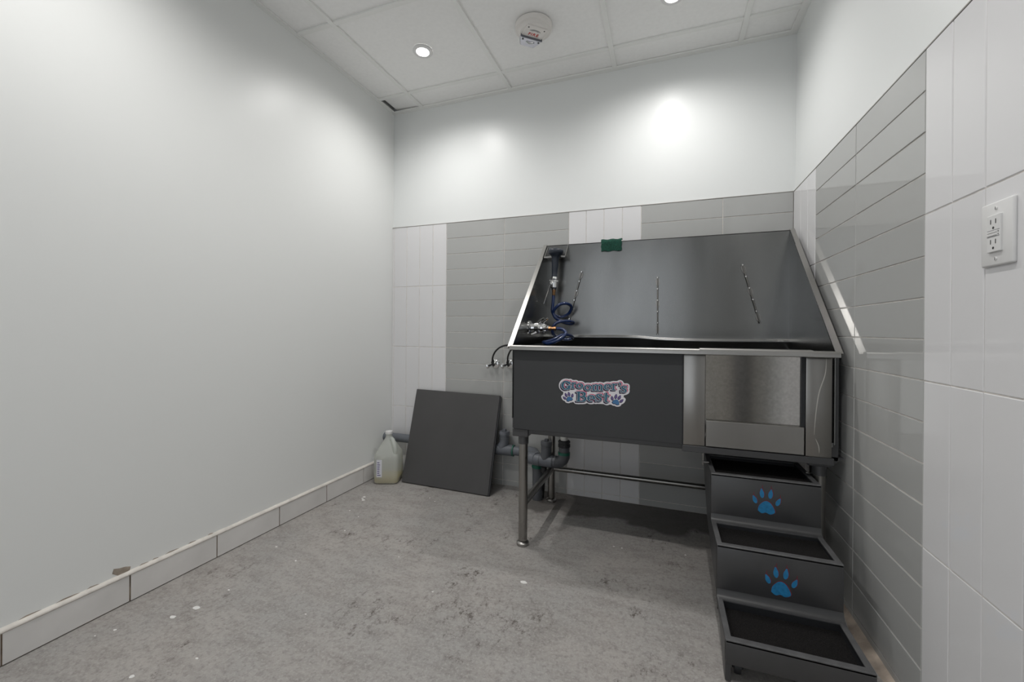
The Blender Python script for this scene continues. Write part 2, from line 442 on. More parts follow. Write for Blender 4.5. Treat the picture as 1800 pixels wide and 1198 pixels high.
# ------------------------------------------------------------------ suspended ceiling
GX = [0, .2301, .844, 1.458, 2.0719, W]
GY = [0, -.1782, -.7921, -1.406, -2.0199, -2.6338, -3.2477, FRONT]
cl = struct(link('ceiling', one(box, (-.12, FRONT-.12, H+.10), (W+.12, .12, H+.2)), DARKGAP, smooth=False), 'white suspended ceiling of square boards in a grid')
for i in range(5):
    for j in range(7):
        x0, x1 = GX[i]+.012, GX[i+1]-.012; ya, yb = GY[j+1]+.012, GY[j]-.012
        bm = bmesh.new()
        if i == 0 and j == 0:       # corner board sits crooked, leaving a dark gap by the left wall
            box(bm, (.031, ya-.01, H+.006), (x1+.01, yb+.01, H+.024), .002)
            for v in bm.verts:
                if v.co.x < .1: v.co.z += .010
        else:
            box(bm, (x0-.004, ya-.004, H+.0045), (x1+.004, yb+.004, H+.017), .0015)
        link('ceiling_board', bm, CEIL_T, cl)
for x in GX[1:-1]:
    link('ceiling_bar', one(box, (x-.012, FRONT, H-.0045), (x+.012, -.004, H+.005), .001), CEIL_B, cl)
for y in GY[1:-1]:
    for i in range(5):
        link('ceiling_bar', one(box, (GX[i]+(.012 if i else .002), y-.012, H-.0035), (GX[i+1]-(.012 if i < 4 else .002), y+.012, H+.005), .001), CEIL_B, cl)
for a, b in (((-.003, -.022, H-.005), (W+.012, .012, H+.003)), ((0, FRONT, H-.005), (.022, -.0221, H+.003)), ((W-.022, FRONT, H-.005), (W+.012, -.0221, H+.003))):
    link('wall_angle', one(box, a, b), CEIL_B, cl, smooth=False)

# downlights
def downlight(x, y, label):
    t = thing('recessed_downlight', label, 'ceiling light', (x, y, H), group='recessed ceiling downlights')
    bm = one(lathe, [(.052, .004), (.052, -.003), (.049, -.006), (.034, -.006), (.028, .002), (.028, .004)], n=32, caps=False)
    link('trim_ring', bm, PLASTIC, t)
    link('lens', one(lathe, [(.0285, .0005), (.0285, .0025)], n=32), EMIT, t)
    # fine geometry only; the lamp itself is the spot light at the lens
downlight(.531, -.482, 'round lit downlight in the ceiling nearer the left wall')
downlight(1.749, -.432, 'round lit downlight above the steel tub, at the top edge of the photo')
downlight(.531, -1.71, 'round lit downlight high over the bare left wall, just outside the photo')
downlight(1.749, -1.71, 'round lit downlight over the outlet side of the room, just outside the photo')

# ------------------------------------------------------------------ fire strobe
cx, cy = 1.128, -.459
st = thing('fire_strobe', 'round white ceiling fire alarm with red lettering and clear strobe lens', 'fire alarm', (cx, cy, H))
u = Vector((.75, .66, 0)).normalized(); up = Vector((.66, -.75, 0)).normalized()
Mx = Matrix(((u.x, up.x, 0, 0), (u.y, up.y, 0, 0), (0, 0, -1, 0), (0, 0, 0, 1)))   # local: x right, y text-up, z downwards
def loc(bm): bmesh.ops.transform(bm, matrix=Mx, verts=bm.verts); return bm
link('base', loc(one(lathe, [(.088, 0), (.088, .016), (.085, .021), (.075, .023), (.070, .030), (.066, .034), (0.001, .036)], n=48)), DEVICE, st)
link('face_plate', loc(one(box, (-.052, -.040, .030), (.052, .050, .0385), .003)), DEVICE, st)
bm = bmesh.new()
for r in (.030, .024, .018):
    tube(bm, [(r*math.cos(a), .012+r*.55*math.sin(a), .0386) for a in [math.radians(d) for d in range(25, 158, 12)]], .0010, 6)
link('sounder_slot', loc(bm), SHADE_P, st)
for sx, sy in ((-.040, .036), (.040, .036)):
    link('screw_hole', loc(one(lathe, [(.0035, .0383), (.0035, .0392)], (sx, sy, 0), n=12)), SLOT, st)
fc = D.curves.new('fire_text', 'FONT'); fc.body = 'FIRE'; fc.size = .0235; fc.align_x = 'CENTER'; fc.extrude = .0003; fc.space_character = 1.25; fc.offset = .0004
fo = D.objects.new('fire_text', fc); COL.objects.link(fo)
me = D.meshes.new_from_object(fo.evaluated_get(bpy.context.evaluated_depsgraph_get())); D.objects.remove(fo)
me.materials.clear(); me.materials.append(RED)
me.transform(Matrix.Translation((0, -.010, .0392))); me.transform(Mx)
o = D.objects.new('lettering', me); COL.objects.link(o); o.parent = st; o['label'] = 'red word FIRE'
bm = bmesh.new()
prism(bm, [(-.054, -.022), (.054, -.022), (.054, -.044), (.036, -.084), (-.036, -.084), (-.054, -.044)], 'z', .024, .046, .005)
link('strobe_lens', loc(bm), LENS, st)
link('lens_frame', loc(one(box, (-.056, -.025, .030), (.056, -.0215, .0475), .0012)), PVC, st)
for sx in (-.040, .042):
    link('lens_screw', loc(one(lathe, [(.0045, .045), (.0045, .0475)], (sx, -.036, 0), n=12)), SLOT, st)
link('flash_tube', loc(one(tube, [(-.02, -.045, .0455), (.0, -.052, .047), (.022, -.043, .0455)], .005, 10)), CHROME, st)

# ------------------------------------------------------------------ grooming tub
XL, XR, YF, YB = 1.108, 2.266, -.66, -.115
ZR, ZT, ZB = .873, 1.412, .515
tub = thing('grooming_tub', 'large stainless steel dog grooming tub with charcoal front and paw sticker', 'dog bath', (1.69, -.38, 0))
# back panel with a soft crease near the waterline
bm = bmesh.new()
nx = 40
prof0 = [(ZT+.0, 0), (ZT-.002, 0), (1.05, 0), (.930, 0), (.914, 0), (.9125, -.0002), (.908, -.0035), (.903, -.0065), (.898, -.006), (.80, .022), (.56, .06)]
cols = []
for i in range(nx+1):
    x = XL+(XR-XL)*i/nx; s = 1/(1+math.exp(-(x-1.64)*28)); dz = .006-.012*s+.0015*math.sin(x*9)
    cols.append([bm.verts.new((x, YB+a_, z+(dz if 3 <= k <= 8 else 0))) for k, (z, a_) in enumerate(prof0)])
for a, b in zip(cols, cols[1:]):
    for k in range(len(prof0)-1): bm.faces.new((a[k], b[k], b[k+1], a[k+1]))
put('back_panel', bm, STEEL, tub, angle=70)
put('back_flange', one(box, (XL-.004, YB, ZT-.004), (XR+.004, YB+.024, ZT+.001), .001), STEEL_B, tub)
for s, x in ((-1, XL), (1, XR)):
    bm = bmesh.new()
    prism(bm, [(YF, ZR), (YB, ZT), (YB+.002, .56), (YF, .56)], 'x', x, x+s*.003)
    put('side_panel', bm, STEEL, tub, smooth=False)
    # sloping outward flange with its returned lip
    bm = bmesh.new(); e = (Vector((0, YB, ZT))-Vector((0, YF, ZR))); nrm = Vector((0, -e.z, e.y)).normalized()
    def sect(p): return [Vector((x, p.y, p.z)), Vector((x+s*.0205, p.y, p.z)), Vector((x+s*.0205, p.y, p.z))-nrm*.012, Vector((x+s*.0175, p.y, p.z))-nrm*.012, Vector((x+s*.0175, p.y, p.z))-nrm*.003, Vector((x, p.y, p.z))-nrm*.003]
    p0 = Vector((0, YF-.012, ZR-.002)); p1 = Vector((0, YB+.01, ZT+.008))
    A = [bm.verts.new(v) for v in sect(p0)]; B = [bm.verts.new(v) for v in sect(p1)]
    bm.faces.new(A); bm.faces.new(B[::-1])
    for k in range(6): bm.faces.new((A[k], B[k], B[(k+1) % 6], A[(k+1) % 6]))
    put('side_flange', bm, STEEL_B, tub, smooth=False)
put('basin_floor', one(box, (XL, YF+.01, .55), (XR, YB+.06, .565)), STEEL, tub, smooth=False)
put('front_rim', one(prism, [(YF, ZR-.004), (YF, ZR+.002), (YF-.004, ZR+.005), (YF-.028, ZR+.004), (YF-.031, ZR), (YF-.031, ZR-.015), (YF-.026, ZR-.017), (YF-.024, ZR-.004)], 'x', XL-.006, XR+.008), STEEL_B, tub, angle=50)
put('gate_clip', one(prism, [(YF+.004, ZR-.010), (YF+.002, ZR+.006), (YF-.004, ZR+.008), (YF-.031, ZR+.007), (YF-.034, ZR+.003), (YF-.034, ZR-.0145), (YF-.031, ZR-.0155), (YF-.0305, ZR+.004), (YF-.004, ZR+.005), (YF+.001, ZR-.010)], 'x', 1.846, 2.196), STEEL_B, tub, angle=50)
put('front_apron', one(box, (1.112, YF, ZB), (1.790, YF+.012, ZR-.004), .0012), APRON, tub)
put('front_liner', one(box, (XL, YF+.012, .56), (1.868, YF+.016, ZR-.004)), STEEL, tub, smooth=False)
put('apron_seam', one(box, (1.7895, YF-.001, ZB), (1.7925, YF+.010, ZR-.01)), RUBBER, tub, smooth=False)
put('gate_post', one(box, (1.793, YF-.004, ZB+.001), (1.868, YF+.03, ZR-.006), .003, 2), STEEL_S, tub)
gp = put('gate_post', one(box, (2.183, YF-.004, ZB), (2.259, YF+.03, ZR-.006), .003, 2), STEEL_S, tub)
def scuff(pts, wd):
    bm = bmesh.new(); P = catmull_(pts); R_ = []
    for i, (x, z) in enumerate(P):
        h = wd*math.sin(math.pi*(i+.5)/len(P))+.0002
        R_.append((bm.verts.new((x-h, YF-.0043, z)), bm.verts.new((x+h, YF-.0043, z))))
    for a, b in zip(R_, R_[1:]): bm.faces.new((a[0], a[1], b[1], b[0]))
    put('scuff_mark', bm, mat('bright_scuff', (.62, .60, .56), .45, metal=1), gp, smooth=False)
def catmull_(pts, k=6):
    out = []; n = len(pts)
    for i in range(n-1):
        p0, p1, p2, p3 = pts[max(i-1, 0)], pts[i], pts[i+1], pts[min(i+2, n-1)]
        for j in range(k):
            t = j/k; out.append(tuple(.5*((2*p1[c])+(-p0[c]+p2[c])*t+(2*p0[c]-5*p1[c]+4*p2[c]-p3[c])*t*t+(-p0[c]+3*p1[c]-3*p2[c]+p3[c])*t**3) for c in (0, 1)))
    return out+[tuple(pts[-1])]
scuff([(2.241, .853), (2.238, .80), (2.221, .735), (2.212, .66), (2.208, .59)], .0016)
scuff([(2.212, .578), (2.221, .553), (2.223, .53)], .0012)
put('gate', one(box, (1.870, YF+.012, ZB+.08), (2.174, YF+.018, ZR-.004)), STEEL_D, tub, smooth=False)
put('gate_gasket', one(box, (2.172, YF+.004, .612), (2.183, YF+.022, ZR-.01)), RUBBER, tub, smooth=False)
put('gate_sill', one(box, (1.871, YF-.006, ZB+.002), (2.180, YF+.022, .613), .002), STEEL_S, tub)
put('bottom_rail', one(box, (1.790, YF-.003, .490), (2.266, YF+.035, .5145), .0015), CHAR, tub)
put('side_skirt', one(box, (2.262, YF+.02, .50), (2.286, YB, .862), .002), CHAR, tub)
put('side_skirt', one(box, (1.104, YF+.012, .515), (1.110, YB, .87), .001), CHAR, tub)
put('underframe', one(box, (1.14, YF+.03, .490), (2.24, YB+.03, .552), .003), CHAR, tub)
# legs
def leg(x, y, top=.505):
    l = put('leg', one(tube, [(x, y, .022), (x, y, .455)], .0195, 24), STEEL_S, tub)
    put('foot', one(lathe, [(.013, .006), (.013, .020), (.0165, .024)], (x, y, 0), n=20), STEEL_S, l)
    put('foot_pad', one(lathe, [(.024, 0), (.027, .003), (.027, .012), (.022, .017), (.012, .019)], (x, y, 0), n=24), STEEL_B, l)
    put('socket', one(tube, [(x, y, .445), (x, y, .50)], .0225, 24), CHAR, l)
    bm = bmesh.new(); box(bm, (x-.042, y-.03, .480), (x+.03, y+.03, .5145), .003)
    prism(bm, [(x+.028, .482), (x+.065, .5145), (x+.028, .5145)], 'y', y-.02, y+.02)
    put('bracket', bm, CHAR, l)
leg(1.146, -.620); leg(1.146, -.125); leg(2.236, -.620); leg(2.236, -.125)
put('crossbar', one(tube, [(1.146, -.62, .178), (1.146, -.125, .178)], .0165, 20), STEEL_S, tub)
put('crossbar', one(tube, [(1.146, -.125, .182), (2.236, -.125, .182)], .0135, 20), STEEL_S, tub)
put('crossbar', one(tube, [(2.236, -.62, .178), (2.236, -.125, .178)], .0165, 20), STEEL_S, tub)
# tie bars on the back panel
def tiebar(a, b):
    y = YB-.008
    A = Vector((a[0], y, a[1])); B = Vector((b[0], y, b[1])); dv = (A-B)
    t = put('tie_bar', one(tube, [A, B], .0035, 10), STEEL_S, tub)
    bm = bmesh.new()
    bm.free()
    for k in range(0, 11, 2):
        c = B+dv*(k/10); put('knuckle', one(tube, [c-dv.normalized()*.003, c+dv.normalized()*.003], .0052, 10), CHROME, t)
    for f in (.10, .55, .93):
        c = B+dv*f; bm = bmesh.new(); r = Vector((dv.z, 0, -dv.x)).normalized(); q = dv.normalized()
        vs = [bm.verts.new(Vector((c.x, YB-.002, c.z))+r*.010*math.cos(k*.3927)+q*.022*math.sin(k*.3927)) for k in range(16)]
        f_ = bm.faces.new(vs); ex = bmesh.ops.extrude_face_region(bm, geom=[f_])
        bmesh.ops.translate(bm, verts=[g for g in ex['geom'] if isinstance(g, bmesh.types.BMVert)], vec=(0, -.003, 0))
        put('mount_pad', bm, STEEL_S, t)
tiebar((1.304, 1.258), (1.238, 1.005)); tiebar((1.691, 1.213), (1.693, .926)); tiebar((2.072, 1.259), (2.146, .984))
# little highlight studs on the left side panel
put('stud', one(lathe, [(.003, 0), (.003, .003), (.001, .004)], (XL, -.30, 1.09), (1, 0, 0), 10), CHROME, tub)
# sprayer holder: shelf with slot and end gussets
bm = bmesh.new()
prism(bm, [(1.112, YB), (1.228, YB), (1.228, -.185), (1.206, -.195), (1.199, -.175), (1.186, -.160), (1.172, -.158), (1.160, -.170), (1.153, -.195), (1.112, -.185)], 'z', 1.336, 1.339)
prism(bm, [(YB, 1.339), (YB, 1.412), (-.186, 1.339)], 'x', 1.226, 1.229)
prism(bm, [(YB, 1.339), (YB, 1.405), (-.186, 1.339)], 'x', 1.112, 1.115)
prism(bm, [(-.186, 1.339), (-.190, 1.339), (-.190, 1.331), (-.186, 1.331)], 'x', 1.112, 1.153)
prism(bm, [(-.186, 1.339), (-.190, 1.339), (-.190, 1.331), (-.186, 1.331)], 'x', 1.206, 1.228)
put('sprayer_holder', bm, STEEL_B, tub, smooth=False)
# faucet on the left side panel
fy, fz = -.42, .953
fa = put('faucet', one(lathe, [(.036, 0), (.036, .004), (.030, .008), (.024, .012), (.021, .026), (.027, .029), (.0285, .048), (.024, .052), (.023, .056), (.026, .059), (.025, .070), (.019, .076), (.017, .084), (.011, .088), (.011, .097)], (XL, fy, fz), (1, 0, 0), 24), CHROME, tub)
for sgn, dx in ((1, .045), (1, .066)):
    bm = bmesh.new()
    tube(bm, [(XL+dx-.010, fy, fz+.016), (XL+dx+.004, fy-.012, fz+.030), (XL+dx+.030, fy-.022, fz+.046)], [.010, .008, .0045], 10)
    put('lever', bm, CHROME, fa)
put('lever', one(tube, [(XL+.04, fy, fz-.01), (XL+.035, fy-.015, fz-.024), (XL+.015, fy-.03, fz-.032)], [.008, .006, .004], 10), CHROME, fa)
put('brass_fitting', one(lathe, [(.008, .094), (.0105, .096), (.0105, .108), (.008, .110), (.008, .118), (.010, .120), (.010, .132), (.007, .134)], (XL, fy, fz), (1, -.02, -.02), 8), BRASS, fa)

# ------------------------------------------------------------------ brand sticker, built as layered ribbons
# design space: x 225..1590, y 205..830 (down); mapped onto the apron plane
def smap(x, y):
    px = 960+x/10.588; py = 640+y/10.588
    return (1.311+(px-981)*.002277, .682-(py-690-.058*(px-981))*.00209)
def catmull(pts, k=5):
    out = []; n = len(pts)
    for i in range(n-1):
        p0, p1, p2, p3 = pts[max(i-1, 0)], pts[i], pts[i+1], pts[min(i+2, n-1)]
        for j in range(k):
            t = j/k
            out.append(tuple(.5*((2*p1[c])+(-p0[c]+p2[c])*t+(2*p0[c]-5*p1[c]+4*p2[c]-p3[c])*t*t+(-p0[c]+3*p1[c]-3*p2[c]+p3[c])*t**3) for c in range(len(p1))))
    out.append(tuple(pts[-1])); return out
def ell(cx, cy, rx, ry, a0, a1, w_thick, w_thin, n=14, slant=0):
    """elliptic stroke; vertical sides thick, top/bottom thin (angles in degrees, y down)"""
    out = []
    for i in range(n+1):
        a = math.radians(a0+(a1-a0)*i/n)
        wd = w_thin+(w_thick-w_thin)*abs(math.cos(a))**1.3
        out.append((cx+rx*math.cos(a)+slant*math.sin(a), cy+ry*math.sin(a), wd))
    return out
def line(x0, y0, x1, y1, wd, wd2=None): return [(x0, y0, wd), (x1, y1, wd if wd2 is None else wd2)]
G = []
# G
G += [ell(372, 372, 66, 82, -40, -325, 46, 22, 18), line(452, 290, 446, 345, 12, 24), line(440, 385, 440, 440, 30), line(392, 388, 466, 388, 15)]
# r
G += [line(508, 325, 508, 425, 32), line(482, 322, 510, 322, 13), line(480, 430, 540, 430, 13), catmull([(515, 345, 12), (540, 322, 18), (562, 322, 24)], 4)]
# o o
G += [ell(642, 382, 48, 46, 0, 360, 34, 13, 20), ell(792, 420, 50, 48, 0, 360, 34, 13, 20)]
# m
for xx in (905, 975, 1050): G += [line(xx, 375, xx, 470, 30), line(xx-26, 476, xx+26, 476, 12)]
G += [line(880, 366, 908, 366, 12), catmull([(908, 385, 12), (940, 360, 20), (972, 380, 24)], 4), catmull([(978, 385, 12), (1015, 360, 20), (1048, 380, 24)], 4)]
# e
G += [ell(1160, 405, 50, 52, 0, -290, 33, 14, 18), line(1120, 403, 1208, 403, 13)]
# r
G += [line(1268, 350, 1268, 455, 32), line(1240, 346, 1270, 346, 13), line(1238, 464, 1304, 464, 13), catmull([(1276, 372, 12), (1304, 346, 18), (1330, 348, 24)], 4)]
# apostrophe
G += [[(1382, 330, 30), (1398, 350, 22), (1384, 378, 9)]]
# s
G += [catmull([(1498, 412, 12), (1480, 395, 15), (1448, 390, 20), (1420, 410, 26), (1440, 438, 32), (1478, 460, 32), (1492, 488, 26), (1462, 508, 18), (1420, 500, 14), (1402, 478, 12)], 3), line(1500, 388, 1500, 425, 12), line(1400, 470, 1402, 512, 12)]
# B
G += [line(622, 520, 622, 690, 44), line(580, 512, 690, 512, 18), line(580, 700, 700, 700, 18), line(620, 600, 700, 600, 16),
      catmull([(680, 512, 16), (728, 530, 34), (735, 558, 42), (722, 590, 30), (680, 600, 14)], 4), catmull([(680, 600, 14), (738, 618, 36), (748, 652, 46), (732, 686, 34), (680, 700, 16)], 4)]
# e
G += [ell(858, 640, 56, 60, 0, -290, 38, 15, 18), line(815, 638, 912, 638, 15)]
# s
G += [catmull([(1050, 575, 12), (1030, 560, 15), (995, 556, 20), (965, 578, 28), (985, 610, 34), (1028, 635, 34), (1044, 665, 28), (1010, 690, 18), (965, 684, 14), (945, 660, 12)], 3), line(1054, 552, 1054, 588, 13), line(944, 652, 945, 696, 13)]
# t
G += [line(1140, 540, 1130, 695, 38), line(1085, 588, 1188, 584, 18), catmull([(1130, 695, 36), (1150, 714, 20), (1180, 706, 12)], 3), line(1120, 560, 1150, 535, 14)]
def paw_pts(cx, cy, s, rot, k_=1.0):
    """pad outline and four toes around (cx,cy) in a y-down frame"""
    ca, sa = math.cos(rot), math.sin(rot)
    R = lambda x, y: (cx+s*(x*ca-y*sa), cy+s*(x*sa+y*ca))
    pad = catmull([(-.62, .62), (-.55, .25), (-.25, -.08), (.0, -.18), (.28, -.08), (.55, .25), (.66, .62), (.30, .80), (0, .70), (-.32, .80), (-.62, .62)], 3)[:-1]
    toes = []
    for tx, ty, tr, rx, ry in ((-.85, -.15, -.45, .20, .34), (-.34, -.68, -.12, .21, .38), (.30, -.70, .12, .21, .38), (.86, -.18, .45, .20, .34)):
        c2, s2 = math.cos(tr), math.sin(tr); q = []
        for k in range(14):
            a = k*2*math.pi/14; x = rx*k_*math.cos(a); y = ry*k_*math.sin(a)
            if math.sin(a) < -.8: y *= 1.35
            q.append((tx+x*c2-y*s2, ty+x*s2+y*c2))
        toes.append(q)
    return [R(*p) for p in pad], [[R(*p) for p in t] for t in toes]
def poly_face(bm, pts, y, mp):
    vs = [bm.verts.new((mp(*p)[0], y, mp(*p)[1])) for p in pts]; bm.faces.new(vs)
import numpy as np
def capsules(strokes):
    out = []
    for g in strokes:
        for p, q in zip(g, g[1:]): out.append((p[0], p[1], p[2]/2, q[0], q[1], q[2]/2))
    return out
class Field:
    """distance to a set of tapered strokes, and the flat outline at any widening of them"""
    def __init__(s, strokes, step, pad):
        C_ = capsules(strokes); s.step = step
        x0 = min(min(c[0], c[3]) for c in C_)-pad; x1 = max(max(c[0], c[3]) for c in C_)+pad
        y0 = min(min(c[1], c[4]) for c in C_)-pad; y1 = max(max(c[1], c[4]) for c in C_)+pad
        s.xs = np.arange(x0, x1, step); s.ys = np.arange(y0, y1, step)
        X, Y = np.meshgrid(s.xs, s.ys); s.d = np.full(X.shape, 1e9)
        for ax_, ay, ar, bx, by, br_ in C_:
            dx, dy = bx-ax_, by-ay; L2 = dx*dx+dy*dy
            t = np.clip(((X-ax_)*dx+(Y-ay)*dy)/L2, 0, 1) if L2 > 1e-12 else np.zeros_like(X)
            s.d = np.minimum(s.d, np.hypot(X-ax_-t*dx, Y-ay-t*dy)-(ar+t*(br_-ar)))
    def mesh(s, add, dx, dy, y, mp):
        bm = bmesh.new(); v = s.d-add; ny, nx_ = v.shape
        def emit(pts):
            bm.faces.new([bm.verts.new((mp(px+dx, py+dy)[0], y, mp(px+dx, py+dy)[1])) for px, py in pts])
        ins = v <= 0
        for j in range(ny-1):
            run = None
            for i in range(nx_-1):
                c = (ins[j, i], ins[j, i+1], ins[j+1, i+1], ins[j+1, i])
                full = all(c)
                if full and run is None: run = i
                if not full and run is not None:
                    emit([(s.xs[run], s.ys[j]), (s.xs[i], s.ys[j]), (s.xs[i], s.ys[j+1]), (s.xs[run], s.ys[j+1])]); run = None
                if not full and any(c):
                    P = [(s.xs[i], s.ys[j], v[j, i]), (s.xs[i+1], s.ys[j], v[j, i+1]), (s.xs[i+1], s.ys[j+1], v[j+1, i+1]), (s.xs[i], s.ys[j+1], v[j+1, i])]
                    out = []
                    for k in range(4):
                        A_, B_ = P[k], P[(k+1) % 4]
                        if A_[2] <= 0: out.append(A_[:2])
                        if (A_[2] <= 0) != (B_[2] <= 0):
                            t = A_[2]/(A_[2]-B_[2]); out.append((A_[0]+t*(B_[0]-A_[0]), A_[1]+t*(B_[1]-A_[1])))
                    if len(out) >= 3: emit(out)
        return bm
YS = YF-.0012
PA = [paw_pts(432, 628, 92, -.32), paw_pts(1325, 678, 100, .32)]
def flat(name, bm, m, root, lab=None):
    base = Vector((0, 0, 0)); p = root
    while p is not None: base += p.location; p = p.parent
    bmesh.ops.translate(bm, verts=bm.verts, vec=-base)
    for f in bm.faces:
        f.normal_update()
        if f.normal.y > 0: f.normal_flip()
    me = D.meshes.new(name); bm.to_mesh(me); bm.free(); me.materials.append(m)
    o = D.objects.new(name, me); COL.objects.link(o); o.parent = root
    if lab: o['label'] = lab
    return o
def closed(q, wd=.0): return [(p[0], p[1], wd) for p in q+[q[0]]]
allp = [closed(q, 30) for pad, toes in PA for q in [pad]+toes]
fill = [[(420, 480, 60), (640, 480, 60), (900, 520, 60), (1180, 540, 60), (1400, 580, 60)], [(450, 620, 120), (600, 650, 120), (900, 660, 120), (1250, 680, 120)]]
stk = flat('logo_sticker', Field([[(x, y+4, w_+50) for x, y, w_ in g] for g in G]+allp+fill, 9, 80).mesh(26, 0, 0, YS, smap), ST_W, tub, 'white cloud-shaped sticker reading Groomer\'s Best')
FG = Field(G, 5, 40)
flat('pink_outline', FG.mesh(14, 8, -6, YS-.0004, smap), ST_P, stk)
flat('letter_shadow', FG.mesh(13, -15, 16, YS-.0008, smap), ST_N, stk)
flat('letter_edge', FG.mesh(7, 0, 0, YS-.0012, smap), ST_W, stk)
flat('lettering', FG.mesh(1.5, 0, 0, YS-.0016, smap), ST_T, stk)
for pad, toes in PA:
    flat('paw_shadow', Field([closed(q, 10) for q in [pad]+toes], 5, 20).mesh(2, -4, 5, YS-.0004, smap), ST_N, stk)
    for q in toes:
        bm = bmesh.new(); poly_face(bm, q, YS-.0008, smap); flat('toe', bm, ST_V, stk)
    bm = bmesh.new(); poly_face(bm, pad, YS-.0008, smap); flat('paw_pad', bm, ST_B, stk)

# ------------------------------------------------------------------ hand sprayer on its coiled hose
sp = thing('hand_sprayer', 'dark rubber hand sprayer on coiled blue hose hanging in the tub corner', 'shower head', (1.18, -.20, 1.0))
top = Vector((1.181, -.20, 1.374)); bot = Vector((1.173, -.20, 1.228)); ax = (bot-top)
put('spray_head', one(lathe, [(.030, 0), (.036, .002), (.0395, .006), (.041, .012), (.041, .020), (.037, .028), (.026, .036), (.0200, .044), (.0185, .060), (.0175, .085), (.0160, .115), (.0140, .140), (.0155, .143), (.0155, .148)], top, ax, 28), NAVY, sp)
va = put('trigger_valve', one(lathe, [(.014, 0), (.016, .004), (.017, .014), (.014, .018), (.015, .03), (.019, .034), (.019, .058), (.015, .062), (.013, .070)], bot+Vector((0, 0, -.0)), (-.02, 0, -1), 20), CHROME, sp)
bm = bmesh.new(); tube(bm, [(1.150, -.205, 1.205), (1.195, -.205, 1.200)], .0075, 12); tube(bm, [(1.163, -.212, 1.205), (1.157, -.222, 1.185)], .008, 10)
put('pivot', bm, CHROME, va)
put('trigger_lever', one(tube, [(1.160, -.222, 1.190), (1.150, -.226, 1.16), (1.135, -.224, 1.12), (1.121, -.220, 1.082)], [.0045, .0042, .0035, .003], 8, smooth_path=3) if False else one(tube, [(1.160, -.222, 1.190), (1.150, -.226, 1.16), (1.135, -.224, 1.12), (1.121, -.220, 1.082)], [.0055, .005, .0042, .0034], 8), CHROME, va)
put('brass_fitting', one(lathe, [(.008, 0), (.0105, .002), (.0105, .014), (.0085, .016), (.0095, .030), (.007, .034)], (1.171, -.2, 1.160), (-.04, 0, -1), 8), BRASS, sp)
HP = [(1.169, -.2, 1.130), (1.166, -.2, 1.084), (1.163, -.2, 1.048), (1.17, -.19, 1.026), (1.203, -.17, 1.012), (1.244, -.17, 1.031), (1.264, -.19, 1.065), (1.249, -.23, 1.081), (1.219, -.25, 1.077), (1.194, -.25, 1.058), (1.179, -.24, 1.034), (1.192, -.24, 1.006), (1.223, -.22, .986), (1.259, -.2, .976), (1.275, -.19, .984), (1.262, -.24, .989), (1.232, -.28, .987), (1.207, -.3, .976), (1.191, -.3, .949), (1.193, -.28, .917), (1.213, -.24, .9), (1.249, -.22, .894), (1.279, -.22, .903), (1.274, -.28, .918), (1.249, -.34, .918), (1.223, -.38, .9), (1.195, -.4, .888), (1.177, -.42, .884), (1.211, -.46, .879), (1.255, -.47, .892), (1.282, -.46, .911), (1.291, -.44, .931), (1.27, -.42, .947), (1.236, -.42, .951)]
put('coiled_hose', one(tube, HP, .0082, 12, smooth_path=6), HOSE, sp, angle=80)

# ------------------------------------------------------------------ scourer draped on the back rim
bm = bmesh.new()
nx_, nz = 10, 8; th = .006
def padpt(i, j, off):
    x = 1.407+.105*i/nx_+.0015*math.sin(j*1.7); t = j/nz
    if t < .8:
        z = 1.362+(1.418-1.362)*t/.8; y = YB-.004-off-.003*math.sin(i*.9)*(1-t)
    else:
        a = (t-.8)/.2*math.pi/2; z = 1.418+off+.004*math.sin(a)-.0*a; y = YB-.004-off*math.cos(a)+.030*(t-.8)/.2
    return (x, y, z+.002*math.sin(i*1.3+j))
ga = [[bm.verts.new(padpt(i, j, th)) for j in range(nz+1)] for i in range(nx_+1)]
gc = [[bm.verts.new(padpt(i, j, .0)) for j in range(nz+1)] for i in range(nx_+1)]
for i in range(nx_):
    for j in range(nz):
        bm.faces.new((ga[i][j], ga[i+1][j], ga[i+1][j+1], ga[i][j+1])); bm.faces.new((gc[i][j], gc[i][j+1], gc[i+1][j+1], gc[i+1][j]))
for i in range(nx_):
    bm.faces.new((ga[i][0], gc[i][0], gc[i+1][0], ga[i+1][0])); bm.faces.new((ga[i][nz], ga[i+1][nz], gc[i+1][nz], gc[i][nz]))
for j in range(nz):
    bm.faces.new((ga[0][j], ga[0][j+1], gc[0][j+1], gc[0][j])); bm.faces.new((ga[nx_][j], gc[nx_][j], gc[nx_][j+1], ga[nx_][j+1]))
o = link('scouring_pad', bm, PAD, angle=60)
o['label'] = 'green scouring pad draped over the back edge of the steel tub'; o['category'] = 'scourer'

